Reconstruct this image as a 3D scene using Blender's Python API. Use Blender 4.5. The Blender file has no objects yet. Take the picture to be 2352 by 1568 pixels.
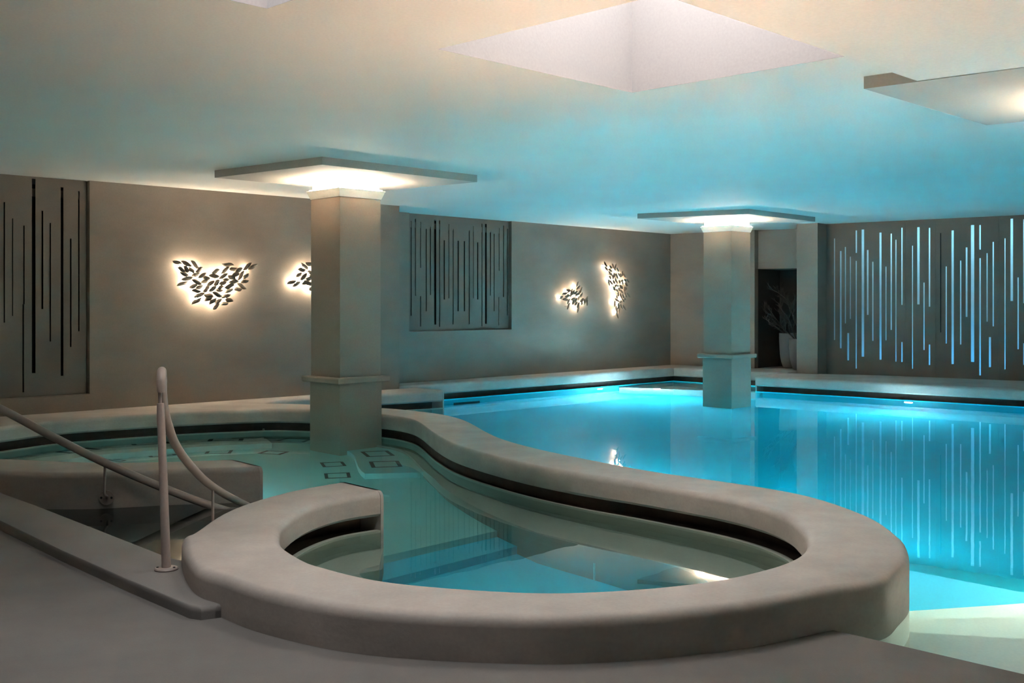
import bpy, bmesh, math, random
from mathutils import Vector
from mathutils.geometry import tessellate_polygon

# ------------------------------------------------------------------ camera, sky, exposure
scene = bpy.context.scene
COL = scene.collection
F, CX, HY, EYE = 2500.0, 1176.0, 700.0, 1.52      # focal length in px, principal column, horizon row, eye height over water
cam = bpy.data.cameras.new('camera')
cam.sensor_width = 36.0
cam.lens = 36.0 * F / 2352.0
cam.shift_y = -(784.0 - HY) / 2352.0
cam.clip_start, cam.clip_end = 0.05, 200
cam_ob = bpy.data.objects.new('camera', cam)
cam_ob.location = (0, 0, EYE)
cam_ob.rotation_euler = (math.pi / 2, 0, 0)
COL.objects.link(cam_ob)
scene.camera = cam_ob

SKY = 13.5
world = bpy.data.worlds.new('world')
scene.world = world
world.use_nodes = True
bgn = world.node_tree.nodes['Background']
bgn.inputs[0].default_value = (1.0, 0.965, 0.94, 1)
bgn.inputs[1].default_value = SKY
scene.view_settings.view_transform = 'Standard'
scene.view_settings.look = 'None'
scene.view_settings.gamma = 1.0
scene.view_settings.exposure = -0.24
scene.view_settings.use_curve_mapping = False

STRIP_E = 900.0        # column cove strips
BULB_E = 560.0         # wall light bulbs
LAMP_E = 7000.0        # underwater lamps
CHAN_E = 200.0         # added underwater fill channel
BACK_E = 85.0        # lamp behind the right screen (W)

cy = scene.cycles
cy.max_bounces = 12
cy.diffuse_bounces = 6
cy.glossy_bounces = 4
cy.transmission_bounces = 6
cy.caustics_reflective = False
cy.caustics_refractive = True
cy.sample_clamp_indirect = 250.0
cy.blur_glossy = 0.5
cy.use_denoising = True
try:
    cy.denoiser = 'OPENIMAGEDENOISE'
    cy.denoising_prefilter = 'ACCURATE'
    cy.denoising_input_passes = 'RGB_ALBEDO_NORMAL'
except Exception:
    pass

CEIL, COPE, FLOOR, CURB, SOFF = 3.0, 0.27, 0.08, 0.14, 2.92
rnd = random.Random(7)

# ------------------------------------------------------------------ survey helpers (photogrammetry)
def P(px, py, z=COPE):
    """ground point at height z that the photograph shows at px, py"""
    y = F * (EYE - z) / (py - HY)
    return Vector(((px - CX) * y / F, y))

def under(px, py):
    """surface point and refracted direction under water"""
    s = P(px, py, 0.0)
    d = Vector((s.x, s.y, -EYE)).normalized()
    k = 1 / 1.33
    c1 = -d.z
    c2 = math.sqrt(1 - k * k * (1 - c1 * c1))
    return Vector((s.x, s.y, 0)), Vector((d.x * k, d.y * k, -c2)).normalized()

def W(px, py, depth):
    o, d = under(px, py)
    return o + d * (depth / -d.z)

def W2(px, py, depth):
    v = W(px, py, depth)
    return Vector((v.x, v.y))

def under_plane(px, py, p, q):
    """refracted sight line meets the vertical plane through p, q"""
    o, d = under(px, py)
    e = (q - p).normalized()
    n = Vector((e.y, -e.x))
    t = (Vector((p.x - o.x, p.y - o.y)).dot(n)) / (d.x * n.x + d.y * n.y)
    return o + d * t

class Wall:
    def __init__(self, p, q):
        self.p, self.q = Vector(p), Vector(q)
        self.d = (self.q - self.p).normalized()
        self.n = Vector((self.d.y, -self.d.x))
    def at(self, s, off=0.0):
        return self.p + self.d * s + self.n * off
    def foot(self, v):
        return (v - self.p).dot(self.d)
    def sz(self, px, py, off=0.0):
        """wall coordinates (s, z) of a photograph point; off = distance in front of the wall"""
        r = Vector(((px - CX) / F, 1.0))
        pp = self.p + self.n * off
        t = pp.dot(self.n) / r.dot(self.n)
        v = r * t
        return self.foot(v), EYE - (py - HY) / F * t
    def xyz(self, s, z, off=0.0):
        v = self.at(s, off)
        return Vector((v.x, v.y, z))

# ------------------------------------------------------------------ materials
def new_mat(name):
    m = bpy.data.materials.new(name)
    m.use_nodes = True
    nt = m.node_tree
    nt.nodes.clear()
    out = nt.nodes.new('ShaderNodeOutputMaterial')
    return m, nt, out

def plaster(name, col, vary=0.12, rough=0.75, bump=0.15, scale=1.6, spec=0.3, grain=60.0):
    m, nt, out = new_mat(name)
    N, L = nt.nodes, nt.links
    b = N.new('ShaderNodeBsdfPrincipled')
    geo = N.new('ShaderNodeNewGeometry')
    n1 = N.new('ShaderNodeTexNoise'); n1.inputs['Scale'].default_value = scale; n1.inputs['Detail'].default_value = 6; n1.inputs['Roughness'].default_value = 0.6
    n2 = N.new('ShaderNodeTexNoise'); n2.inputs['Scale'].default_value = grain; n2.inputs['Detail'].default_value = 3
    mp = N.new('ShaderNodeMapping'); mp.inputs['Scale'].default_value = (1, 1, 2.2)
    L.new(geo.outputs['Position'], mp.inputs['Vector'])
    L.new(mp.outputs['Vector'], n1.inputs['Vector'])
    L.new(geo.outputs['Position'], n2.inputs['Vector'])
    ramp = N.new('ShaderNodeValToRGB')
    lo = tuple(c * (1 - vary) for c in col); hi = tuple(min(1, c * (1 + vary)) for c in col)
    ramp.color_ramp.elements[0].position = 0.3; ramp.color_ramp.elements[0].color = (*lo, 1)
    ramp.color_ramp.elements[1].position = 0.7; ramp.color_ramp.elements[1].color = (*hi, 1)
    L.new(n1.outputs['Fac'], ramp.inputs['Fac'])
    mx = N.new('ShaderNodeMix'); mx.data_type = 'RGBA'; mx.blend_type = 'MULTIPLY'
    mx.inputs['Factor'].default_value = 0.18
    L.new(ramp.outputs['Color'], mx.inputs[6]); L.new(n2.outputs['Fac'], mx.inputs[7])
    L.new(mx.outputs[2], b.inputs['Base Color'])
    b.inputs['Roughness'].default_value = rough
    b.inputs['Specular IOR Level'].default_value = spec
    if bump:
        ad = N.new('ShaderNodeMath'); ad.operation = 'MULTIPLY_ADD'; ad.inputs[1].default_value = 0.25
        L.new(n2.outputs['Fac'], ad.inputs[0]); L.new(n1.outputs['Fac'], ad.inputs[2])
        bp = N.new('ShaderNodeBump'); bp.inputs['Strength'].default_value = bump; bp.inputs['Distance'].default_value = 0.01
        L.new(ad.outputs[0], bp.inputs['Height']); L.new(bp.outputs['Normal'], b.inputs['Normal'])
    L.new(b.outputs[0], out.inputs['Surface'])
    return m

def emitter(name, col, strength):
    m, nt, out = new_mat(name)
    e = nt.nodes.new('ShaderNodeEmission')
    e.inputs[0].default_value = (*col, 1); e.inputs[1].default_value = strength
    nt.links.new(e.outputs[0], out.inputs['Surface'])
    return m

def water_mat(name, absorb, bump=0.02):
    m, nt, out = new_mat(name)
    N, L = nt.nodes, nt.links
    g = N.new('ShaderNodeBsdfGlass'); g.inputs['IOR'].default_value = 1.33; g.inputs['Roughness'].default_value = 0.0
    geo = N.new('ShaderNodeNewGeometry')
    nz = N.new('ShaderNodeTexNoise'); nz.inputs['Scale'].default_value = 2.2; nz.inputs['Detail'].default_value = 2.0
    L.new(geo.outputs['Position'], nz.inputs['Vector'])
    bp = N.new('ShaderNodeBump'); bp.inputs['Strength'].default_value = bump; bp.inputs['Distance'].default_value = 0.02
    L.new(nz.outputs['Fac'], bp.inputs['Height']); L.new(bp.outputs['Normal'], g.inputs['Normal'])
    va = N.new('ShaderNodeVolumeAbsorption')
    va.inputs['Color'].default_value = (1 - absorb[0], 1 - absorb[1], 1 - absorb[2], 1)
    va.inputs['Density'].default_value = 1.0
    L.new(g.outputs[0], out.inputs['Surface']); L.new(va.outputs[0], out.inputs['Volume'])
    return m

M_WALL = plaster('wall_microcement', (0.225, 0.190, 0.157), vary=0.12, scale=0.9)
M_SCREEN = plaster('screen_lacquer', (0.145, 0.124, 0.104), vary=0.05, rough=0.6, bump=0.03)
M_CEIL = plaster('ceiling_paint', (0.78, 0.75, 0.70), vary=0.03, bump=0.04, scale=0.7)
M_SLAB = plaster('slab_paint', (0.44, 0.41, 0.37), vary=0.03, bump=0.04, scale=0.7)
M_FLOOR = plaster('floor_microcement', (0.14, 0.134, 0.127), vary=0.12, rough=0.8, bump=0.2, scale=1.8, grain=140)
M_CURB = plaster('curb_microcement', (0.19, 0.18, 0.172), vary=0.08, rough=0.75, bump=0.15, scale=1.5, grain=120)
M_COPE = plaster('coping_plaster', (0.36, 0.325, 0.30), vary=0.15, rough=0.62, bump=0.22, scale=2.2)
M_COLUMN = plaster('column_plaster', (0.30, 0.238, 0.188), vary=0.07, scale=1.2)
M_PAINT = plaster('basin_paint', (0.85, 0.83, 0.76), vary=0.05, rough=0.6, bump=0.05, scale=1.2)
M_POOLB = plaster('pool_floor_blue_paint', (0.02, 0.66, 0.80), vary=0.04, rough=0.6, bump=0.03, scale=1.0)
M_SPAB = plaster('spa_floor_blue_paint', (0.09, 0.56, 0.76), vary=0.04, rough=0.6, bump=0.03, scale=1.0)
M_SPAG = plaster('spa_floor_green_paint', (0.38, 0.72, 0.70), vary=0.05, rough=0.6, bump=0.03, scale=1.0)
M_BENCH = plaster('spa_bench_plaster', (0.30, 0.32, 0.27), vary=0.08, rough=0.6, bump=0.05, scale=1.2)
M_BENCHL = plaster('spa_bench_plaster_lit', (0.52, 0.55, 0.48), vary=0.06, rough=0.6, bump=0.03, scale=1.2)  # lighter copy of the bench plaster, light on the far bench put in
M_ENTRY = plaster('entry_shade_tone', (0.085, 0.078, 0.066), vary=0.08, rough=0.6, bump=0.03, scale=1.2)  # low light in the entry water put into this dark colour
M_STEP = plaster('step_paint', (0.88, 0.78, 0.68), vary=0.04, rough=0.6, bump=0.03, scale=1.2)
M_GUTTER = plaster('gutter_stone', (0.10, 0.075, 0.065), vary=0.2, rough=0.8, bump=0.1, scale=6)
M_SHADE = plaster('shade_dark_tone', (0.035, 0.03, 0.027), vary=0.1)  # niche shade put into the wall colour; also keeps unseen walls dark
M_SHAFT = plaster('skylight_shaft_paint', (0.36, 0.345, 0.345), vary=0.01, bump=0.0)
M_RAIL = plaster('rail_lacquer', (0.33, 0.275, 0.25), vary=0.05, rough=0.45, bump=0.03, spec=0.5)
M_GRILLE = plaster('grille_dark', (0.03, 0.032, 0.036), vary=0.2, rough=0.5, bump=0.0)
M_LEAF = plaster('leaf_bronze', (0.12, 0.10, 0.075), vary=0.15, rough=0.55, bump=0.05, scale=20)
M_POT = plaster('pot_clay', (0.13, 0.12, 0.115), vary=0.06, rough=0.8)
M_TWIG = plaster('twig_bark', (0.05, 0.04, 0.035), vary=0.2, rough=0.9)
M_VOID = plaster('screen_back_dark', (0.012, 0.010, 0.009), vary=0.1)
M_BACK = plaster('screen_back_white', (0.75, 0.77, 0.78), vary=0.02, bump=0.0)
M_POST = plaster('post_black', (0.01, 0.01, 0.012), vary=0.1)
M_BEZEL = plaster('lamp_bezel_steel', (0.5, 0.52, 0.52), vary=0.02, rough=0.35, bump=0)
M_STRIP = emitter('cove_led_warm', (1.0, 0.80, 0.60), STRIP_E)
M_BULB = emitter('wall_light_bulb_warm', (1.0, 0.80, 0.58), BULB_E)
M_LAMP = emitter('underwater_lamp_white', (0.56, 0.88, 1.0), LAMP_E)
M_LAMPV = emitter('underwater_lamp_dim', (0.60, 0.90, 1.0), LAMP_E * .72)
M_LAMPW = emitter('underwater_lamp_warm', (1.0, 0.60, 0.46), LAMP_E * .22)
M_LENS = emitter('fill_channel_diffuser', (1.0, 0.64, 0.46), CHAN_E)
M_WATER = water_mat('pool_water', (0.30, 0.05, 0.02))
M_SPAW = water_mat('spa_water', (0.28, 0.05, 0.05))

# ------------------------------------------------------------------ mesh helpers
class MB:
    def __init__(self):
        self.v, self.f, self.m = [], [], []
    def add(self, verts, faces, mi=0):
        o = len(self.v)
        self.v += [tuple(x) for x in verts]
        self.f += [tuple(i + o for i in fc) for fc in faces]
        self.m += [mi] * len(faces)
        return self
    def prism(self, poly, z0, z1, mi=0):
        poly = [Vector(p[:2]) for p in poly]
        a = sum(poly[i - 1].x * poly[i].y - poly[i].x * poly[i - 1].y for i in range(len(poly)))
        if a < 0: poly.reverse()
        n = len(poly)
        vs = [(p.x, p.y, z0) for p in poly] + [(p.x, p.y, z1) for p in poly]
        fs = [tuple(range(n - 1, -1, -1)), tuple(range(n, 2 * n))]
        fs += [(i, (i + 1) % n, (i + 1) % n + n, i + n) for i in range(n)]
        return self.add(vs, fs, mi)
    def frust(self, poly0, z0, poly1, z1, mi=0):
        n = len(poly0)
        vs = [(p[0], p[1], z0) for p in poly0] + [(p[0], p[1], z1) for p in poly1]
        fs = [tuple(range(n - 1, -1, -1)), tuple(range(n, 2 * n))]
        fs += [(i, (i + 1) % n, (i + 1) % n + n, i + n) for i in range(n)]
        return self.add(vs, fs, mi)
    def hexa(self, c, mi=0):
        """8 corners: bottom 4 then top 4"""
        return self.add(c, [(3, 2, 1, 0), (4, 5, 6, 7), (0, 1, 5, 4), (1, 2, 6, 5), (2, 3, 7, 6), (3, 0, 4, 7)], mi)
    def tube(self, pts, rad, n=12, caps=True, mi=0):
        pts = [Vector(p) for p in pts]
        rads = rad if isinstance(rad, (list, tuple)) else [rad] * len(pts)
        vs, prev = [], None
        for i, p in enumerate(pts):
            t = (pts[min(i + 1, len(pts) - 1)] - pts[max(i - 1, 0)]).normalized()
            if prev is None:
                a = Vector((0, 0, 1)) if abs(t.z) < 0.9 else Vector((1, 0, 0))
                prev = (a - t * a.dot(t)).normalized()
            prev = (prev - t * prev.dot(t)).normalized()
            b = t.cross(prev)
            for k in range(n):
                w = 2 * math.pi * k / n
                vs.append(p + (prev * math.cos(w) + b * math.sin(w)) * rads[i])
        fs = []
        for i in range(len(pts) - 1):
            for k in range(n):
                fs.append((i * n + k, i * n + (k + 1) % n, (i + 1) * n + (k + 1) % n, (i + 1) * n + k))
        if caps:
            fs.append(tuple(range(n - 1, -1, -1)))
            fs.append(tuple((len(pts) - 1) * n + k for k in range(n)))
        return self.add(vs, fs, mi)
    def lathe(self, prof, c, n=32, mi=0):
        vs, fs = [], []
        for r, z in prof:
            for k in range(n):
                w = 2 * math.pi * k / n
                vs.append((c[0] + r * math.cos(w), c[1] + r * math.sin(w), c[2] + z))
        for i in range(len(prof) - 1):
            for k in range(n):
                fs.append((i * n + k, i * n + (k + 1) % n, (i + 1) * n + (k + 1) % n, (i + 1) * n + k))
        fs.append(tuple(range(n - 1, -1, -1)))
        fs.append(tuple((len(prof) - 1) * n + k for k in range(n)))
        return self.add(vs, fs, mi)
    def disc(self, c, nrm, r0, r1, h, n=20, mi=0):
        """short drum standing on a wall at c, axis nrm"""
        nrm = Vector(nrm).normalized()
        a = Vector((0, 0, 1)) if abs(nrm.z) < 0.9 else Vector((1, 0, 0))
        u = (a - nrm * a.dot(nrm)).normalized(); w = nrm.cross(u)
        c = Vector(c); vs = []
        for r, hh in ((r0, 0), (r1, h)):
            for k in range(n):
                t = 2 * math.pi * k / n
                vs.append(c + nrm * hh + (u * math.cos(t) + w * math.sin(t)) * r)
        fs = [(k, (k + 1) % n, n + (k + 1) % n, n + k) for k in range(n)]
        fs += [tuple(range(n - 1, -1, -1)), tuple(range(n, 2 * n))]
        return self.add(vs, fs, mi)
    def build(self, name, mats, parent=None, smooth=None):
        me = bpy.data.meshes.new(name)
        o = bpy.data.objects.new(name, me)
        off = Vector((0, 0, 0))
        if parent is not None:
            q = parent
            while q is not None:
                off += q.location; q = q.parent
        me.from_pydata([tuple(Vector(v) - off) for v in self.v], [], self.f)
        mats = mats if isinstance(mats, (list, tuple)) else [mats]
        for m in mats: me.materials.append(m)
        me.polygons.foreach_set('material_index', self.m)
        bm = bmesh.new(); bm.from_mesh(me)
        bmesh.ops.recalc_face_normals(bm, faces=bm.faces)
        bm.to_mesh(me); bm.free()
        if smooth:
            me.polygons.foreach_set('use_smooth', [True] * len(me.polygons))
            me.set_sharp_from_angle(angle=math.radians(smooth))
        me.update()
        COL.objects.link(o)
        if parent is not None: o.parent = parent
        return o

def tag(o, label=None, cat=None, group=None, kind=None):
    if label: o['label'] = label
    if cat: o['category'] = cat
    if group: o['group'] = group
    if kind: o['kind'] = kind
    return o

def thing(name, loc, label, cat, group=None, kind=None):
    o = bpy.data.objects.new(name, None)
    o.empty_display_size = 0.1
    COL.objects.link(o)
    o.location = Vector(loc)
    return tag(o, label, cat, group, kind)

def catmull(pts, sub):
    out = []
    n = len(pts)
    for i in range(n - 1):
        p0, p1, p2, p3 = pts[max(i - 1, 0)], pts[i], pts[i + 1], pts[min(i + 2, n - 1)]
        for k in range(sub):
            t = k / sub
            out.append(0.5 * ((2 * p1) + (p2 - p0) * t + (2 * p0 - 5 * p1 + 4 * p2 - p3) * t * t + (3 * p1 - p0 - 3 * p2 + p3) * t ** 3))
    out.append(pts[-1].copy())
    return out

def soften(pts, n):
    pts = [p.copy() for p in pts]
    for _ in range(n):
        q = [p.copy() for p in pts]
        for i in range(1, len(pts) - 1):
            q[i] = pts[i] * 0.5 + (pts[i - 1] + pts[i + 1]) * 0.25
        pts = q
    return pts

def coping_section(gut, zt, r, zb, lip):
    s = [(0.0, zb)]
    if gut:
        s += [(0, 0.008), (0.04, 0.008), (0.045, -0.10), (0.24, -0.10), (0.24, lip + 0.02), (0.025, lip), (0.0, lip + 0.02)]
    else:
        s += [(0, -0.004)]
    for k in range(7):
        a = math.pi / 2 * k / 6
        s.append((r - r * math.cos(a), zt - r + r * math.sin(a)))
    return s

def coping(name, O, I, go, gi, label, zt=COPE, r=0.05, zb=-1.5, lip=0.10, mats=None, cat='pool edge', ends=(True, True)):
    so = coping_section(go, zt, r, zb, lip)
    si = coping_section(gi, zt, r, zb, lip)
    sec = [(0, u, z) for u, z in so] + [(1, u, z) for u, z in reversed(si)]
    m = len(sec)
    vs = []
    for o, i in zip(O, I):
        d = (i - o).normalized()
        for side, u, z in sec:
            p = o + d * u if side == 0 else i - d * u
            vs.append((p.x, p.y, z))
    mb = MB()
    def mat_of(k):
        a, b = sec[k], sec[(k + 1) % m]
        if a[2] <= 0.009 and b[2] <= 0.009:
            if a[1] < 0.046 and b[1] < 0.046 and abs(a[2] - b[2]) > 0.3: return 1 + 2 * a[0] * b[0]
            if a[1] <= 0.0461 and b[1] <= 0.0461 and min(a[2], b[2]) > -0.01: return 1 + 2 * a[0] * b[0]
            return 2
        if a[1] > 0.2 or b[1] > 0.2 and min(a[2], b[2]) < lip: return 2 if (go or gi) and max(a[2], b[2]) < zt - 0.01 else 0
        return 0
    for s in range(len(O) - 1):
        for k in range(m):
            k2 = (k + 1) % m
            mb.f.append((s * m + k, s * m + k2, (s + 1) * m + k2, (s + 1) * m + k)); mb.m.append(mat_of(k))
    # end caps: full-height solid ends
    for s in [k for k, e in zip((0, len(O) - 1), ends) if e]:
        base = len(vs)
        o, i = O[s], I[s]
        d = (i - o).normalized()
        t = (O[1] - O[0]) if s == 0 else (O[-2] - O[-1])
        t = t.normalized() * 0.025
        ring = [(0, 0, zb)] + [(0, u, z) for u, z in so[-7:]] + [(1, u, z) for u, z in reversed(si[-7:])] + [(1, 0, zb)]
        n = len(ring)
        for sh in (Vector((0, 0)), t):
            for side, u, z in ring:
                p = (o + d * u if side == 0 else i - d * u) + sh
                vs.append((p.x, p.y, z))
        mb.f.append(tuple(base + k for k in range(n))); mb.m.append(0)
        mb.f.append(tuple(base + n + k for k in range(n))); mb.m.append(0)
        for k in range(n):
            mb.f.append((base + k, base + (k + 1) % n, base + n + (k + 1) % n, base + n + k)); mb.m.append(0)
    mb.v = vs
    o = mb.build(name, ([M_COPE, M_PAINT, M_GUTTER] if mats is None else mats) + [M_BENCH if mats is None else mats[1]], smooth=40)
    return tag(o, label, cat)

# ------------------------------------------------------------------ walls of the hall
WA = Wall((-5.015, 12.98), (-1.687, 16.28))
WB = Wall((-1.652, 17.50), (3.313, 22.75))
WC = Wall((3.313, 22.75), (4.79, 21.50))
WE = Wall((5.754, 19.95), (8.42, 17.90))

def wallbox(mb, w, s0, s1, z0, z1, off0=0.0, off1=-0.3, mi=0):
    a, b, c, d = w.at(s0, off0), w.at(s1, off0), w.at(s1, off1), w.at(s0, off1)
    return mb.prism([a, b, c, d], z0, z1, mi)

# panel openings measured on the walls
A_R = WA.sz(206, 700)[0]; A_SILL = WA.sz(120, 909)[1]
A_L = A_R - 2.9
B_L = WB.sz(940, 700)[0]; B_R = WB.sz(1175, 700)[0]; B_SILL = WB.sz(1057, 759)[1]

mb = MB()
wallbox(mb, WA, A_R, 4.687, -0.2, CEIL)
wallbox(mb, WA, A_L, A_R, -0.2, A_SILL)
wallbox(mb, WA, -9.0, A_L, -0.2, CEIL)
wallbox(mb, WA, A_L - 0.05, A_R + 0.05, 0.0, CEIL, -0.9, -1.0, 1)
wallbox(mb, WA, A_L - 0.05, A_L, 0.0, CEIL, -0.3, -0.9, 1)
wallbox(mb, WA, A_R, A_R + 0.05, 0.0, CEIL, -0.3, -0.9, 1)
tag(mb.build('wall_left', [M_WALL, M_VOID]), kind='structure')

mb = MB()
wallbox(mb, WB, -1.6, B_L, -0.2, CEIL)
wallbox(mb, WB, B_R, (WB.q - WB.p).length, -0.2, CEIL)
wallbox(mb, WB, B_L, B_R, -0.2, B_SILL)
wallbox(mb, WB, B_L - 0.05, B_R + 0.05, 0.0, CEIL, -0.9, -1.0, 1)
wallbox(mb, WB, B_L - 0.05, B_L, 0.0, CEIL, -0.3, -0.9, 1)
wallbox(mb, WB, B_R, B_R + 0.05, 0.0, CEIL, -0.3, -0.9, 1)
tag(mb.build('wall_back', [M_WALL, M_VOID]), kind='structure')

mb = MB(); wallbox(mb, WC, -0.05, (WC.q - WC.p).length, -0.2, CEIL, 0, -0.15)
tag(mb.build('wall_far', M_WALL), kind='structure')

# niche behind the second column
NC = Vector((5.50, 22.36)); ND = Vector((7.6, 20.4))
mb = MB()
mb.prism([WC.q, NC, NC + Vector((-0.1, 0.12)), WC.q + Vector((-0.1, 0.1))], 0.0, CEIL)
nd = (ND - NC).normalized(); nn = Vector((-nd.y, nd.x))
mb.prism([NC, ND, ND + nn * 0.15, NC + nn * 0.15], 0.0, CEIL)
tag(mb.build('wall_niche', M_SHADE), kind='structure')
hz = 2.23
mb = MB(); mb.prism([(4.87, 21.62), (5.62, 21.10), (7.3, 20.6), NC + Vector((0.02, -0.03)), WC.q + Vector((0.02, 0.02))], hz, CEIL)
tag(mb.build('trim_1', M_WALL), kind='structure')
mb = MB(); mb.prism([(5.206, 19.90), (5.52, 19.66), (5.775, 19.96), (5.93, 20.74), (5.83, 20.8), (5.5, 20.22)], 0.0, CEIL)
tag(mb.build('trim_2', M_WALL), kind='structure')

# room closure outside the picture
mb = MB()
mb.prism([(15.2, -4), (15.5, -4), (15.5, 14), (15.2, 14)], -1.6, CEIL)
tag(mb.build('wall_right', M_WALL), kind='structure')
mb = MB(); mb.prism([(-12, -4.3), (15.5, -4.3), (15.5, -4), (-12, -4)], -0.2, CEIL)
tag(mb.build('wall_front', M_SHADE), kind='structure')
mb = MB(); mb.prism([(-11.3, -4), (-11.0, -4), (-11.0, 8), (-11.3, 8)], -0.2, CEIL)
tag(mb.build('wall_side', M_WALL), kind='structure')

mb = MB()  # unseen outer shell, added to keep sky light from leaking in
for a, b, c, d in ((-12.2, -4.7, -12, 25.2), (16, -4.7, 16.2, 25.2), (-12, -4.7, 16, -4.5), (-12, 25, 16, 25.2)):
    mb.prism([(a, b), (c, b), (c, d), (a, d)], -1.7, CEIL)
tag(mb.build('wall_light_block', M_SHADE), kind='structure')

# ------------------------------------------------------------------ ceiling with two skylights
SB = P(1452, 213, CEIL); SL = P(1005, 113, CEIL); SR = P(1944, 129, CEIL); ST = SL + SR - SB
sh = P(613.4, 20, CEIL) - SB
SK1 = [SL, SB, SR, ST]
SK2 = [v + sh for v in SK1]
outer = [Vector((-12, -4.5)), Vector((16, -4.5)), Vector((16, 25)), Vector((-12, 25))]
loops = [[Vector((p.x, p.y, 0)) for p in l] for l in (outer, SK1, SK2)]
tris = tessellate_polygon(loops)
flat = [p for l in loops for p in l]
mb = MB()
mb.add([(p.x, p.y, CEIL) for p in flat], tris)
tag(mb.build('ceiling', M_CEIL), kind='structure')
rd = (SB - SL).normalized(); ld = (SR - SB).normalized()

def skylight(name, sk, h=1.3):
    c = sum(sk, Vector((0, 0))) / 4
    root = thing(name, (c.x, c.y, CEIL), None, None, kind='structure')
    o = [c + (p - c) * 1.05 + (p - c).normalized() * 0.05 for p in sk]
    mb = MB()
    for i in range(4):
        j = (i + 1) % 4
        mb.prism([sk[i], sk[j], o[j], o[i]], CEIL + 0.0005, CEIL + h)
    mb.build('shaft', M_SHAFT, root)
    L = bpy.data.lights.new(name + '_portal', 'AREA')
    L.shape = 'RECTANGLE'; L.size = (sk[1] - sk[0]).length; L.size_y = (sk[2] - sk[1]).length
    L.cycles.is_portal = True
    lo = bpy.data.objects.new(name + '_portal', L)
    lo.location = (c.x, c.y, CEIL + h)
    lo.rotation_euler = (0, 0, math.atan2((sk[1] - sk[0]).y, (sk[1] - sk[0]).x))
    COL.objects.link(lo)
skylight('window_1', SK1)
skylight('window_2', SK2)

# dropped soffit: its edge runs along the skylights and dies into the third column's slab
e0 = P(1944, 129, SOFF + 0.01)
mb = MB()
mb.prism([e0 - rd * 13, e0 + rd * 1.25, e0 + rd * 1.25 + ld * 9, e0 - rd * 13 + ld * 9], SOFF + 0.005, CEIL - 0.001)
# cut-free: the soffit lies wholly to the near right of both skylights
tag(mb.build('trim_3', M_CEIL), kind='structure')

# roof deck above so that daylight enters only through the shafts
# ------------------------------------------------------------------ floor, basins
deck0, deckd = P(1911, 1446, FLOOR), (P(2352, 1548, FLOOR) - P(1911, 1446, FLOOR)).normalized()
mb = MB()
cin = [P(0, 1130, CURB), P(80, 1159, CURB), P(239, 1221, CURB), P(370, 1272, CURB), P(417, 1286, CURB)]
cdir = (cin[0] - cin[-1]).normalized()
f_poly = [cin[-1] + Vector((0.12, -0.06)), cin[2] + Vector((-0.08, -0.1)), cin[0] + Vector((-0.08, -0.1)), cin[0] + cdir * 9,
          Vector((-11.2, 8)), Vector((-11.2, -4.2)), Vector((10.2, -4.2)), deck0 + deckd * 6.5, deck0,
          P(1700, 1430, FLOOR), P(1300, 1470, FLOOR), P(900, 1460, FLOOR), P(640, 1410, FLOOR), P(520, 1350, FLOOR)]
mb.prism(f_poly, -1.55, FLOOR)
tag(mb.build('floor', M_FLOOR), kind='structure')

mb = MB(); mb.prism([(-13, -4), (16, -4), (16, 25), (-13, 25)], -1.7, -1.5)
tag(mb.build('pool_floor', M_POOLB), kind='structure')

# ------------------------------------------------------------------ curved coping: spa ring and S-shaped divider
keys = [
 ((783, 1105, COPE), (881, 1127)), ((655, 1128, COPE), (783, 1141)), ((522, 1169, COPE), (700, 1168)),
 ((438, 1223, COPE), (650, 1204)), ((417, 1288, .14), (643, 1222)), ((425.5, 1330, .14), (646, 1241)),
 ((453.5, 1368, .14), (660, 1257)), ((510, 1418, .08), (700, 1281)), ((604, 1455, .08), (745, 1298)),
 ((834, 1504, .08), (900, 1333)), ((1195, 1525, .08), (1190, 1355)), ((1412, 1520, .08), (1383, 1353)),
 ((1629, 1500, .08), (1550, 1340)), ((1773, 1478, .08), (1663, 1324)), ((1911, 1447, .08), (1760, 1301)),
 ((2026, 1469, 0), (1811, 1283)), ((2062, 1437, 0), (1837, 1267)), ((2088, 1404, 0), (1851, 1250)),
 ((2084, 1249, COPE), (1853, 1234)), ((2069, 1229, COPE), (1844, 1216)), ((2005, 1185, COPE), (1810, 1186)),
 ((1878, 1141, COPE), (1750, 1162)), ((1755, 1117, COPE), (1660, 1140)), ((1602, 1095, COPE), (1540, 1119)),
 ((1485, 1078, COPE), (1440, 1103)), ((1344, 1052, COPE), (1340, 1088)), ((1219, 1025.5, COPE), (1220, 1066)),
 ((1135, 1000, COPE), (1127, 1044)), ((1072, 966, COPE), (1046, 1020)), ((1023, 952, COPE), (1000, 996)),
 ((976, 945, COPE), (966, 971)), ((927.5, 940, COPE), (938, 960)), ((876.5, 936, COPE), (876.5, 951)),
 ((717, 928, COPE), (716, 940)), ((612, 926, COPE), (606, 938.5)), ((530, 930, COPE), (530, 941)),
]
KO = [P(*k[0]) for k in keys]
KI = [P(k[1][0], k[1][1]) for k in keys]
RO = soften(catmull(KO, 6), 2)
RI = soften(catmull(KI, 6), 2)
coping('curved_coping', RO, RI, False, True, 'long S-curved plaster pool edge looping round the spa basin in the foreground', ends=(True, False))
RMID = [(a + b) / 2 for a, b in zip(RO, RI)]

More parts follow.
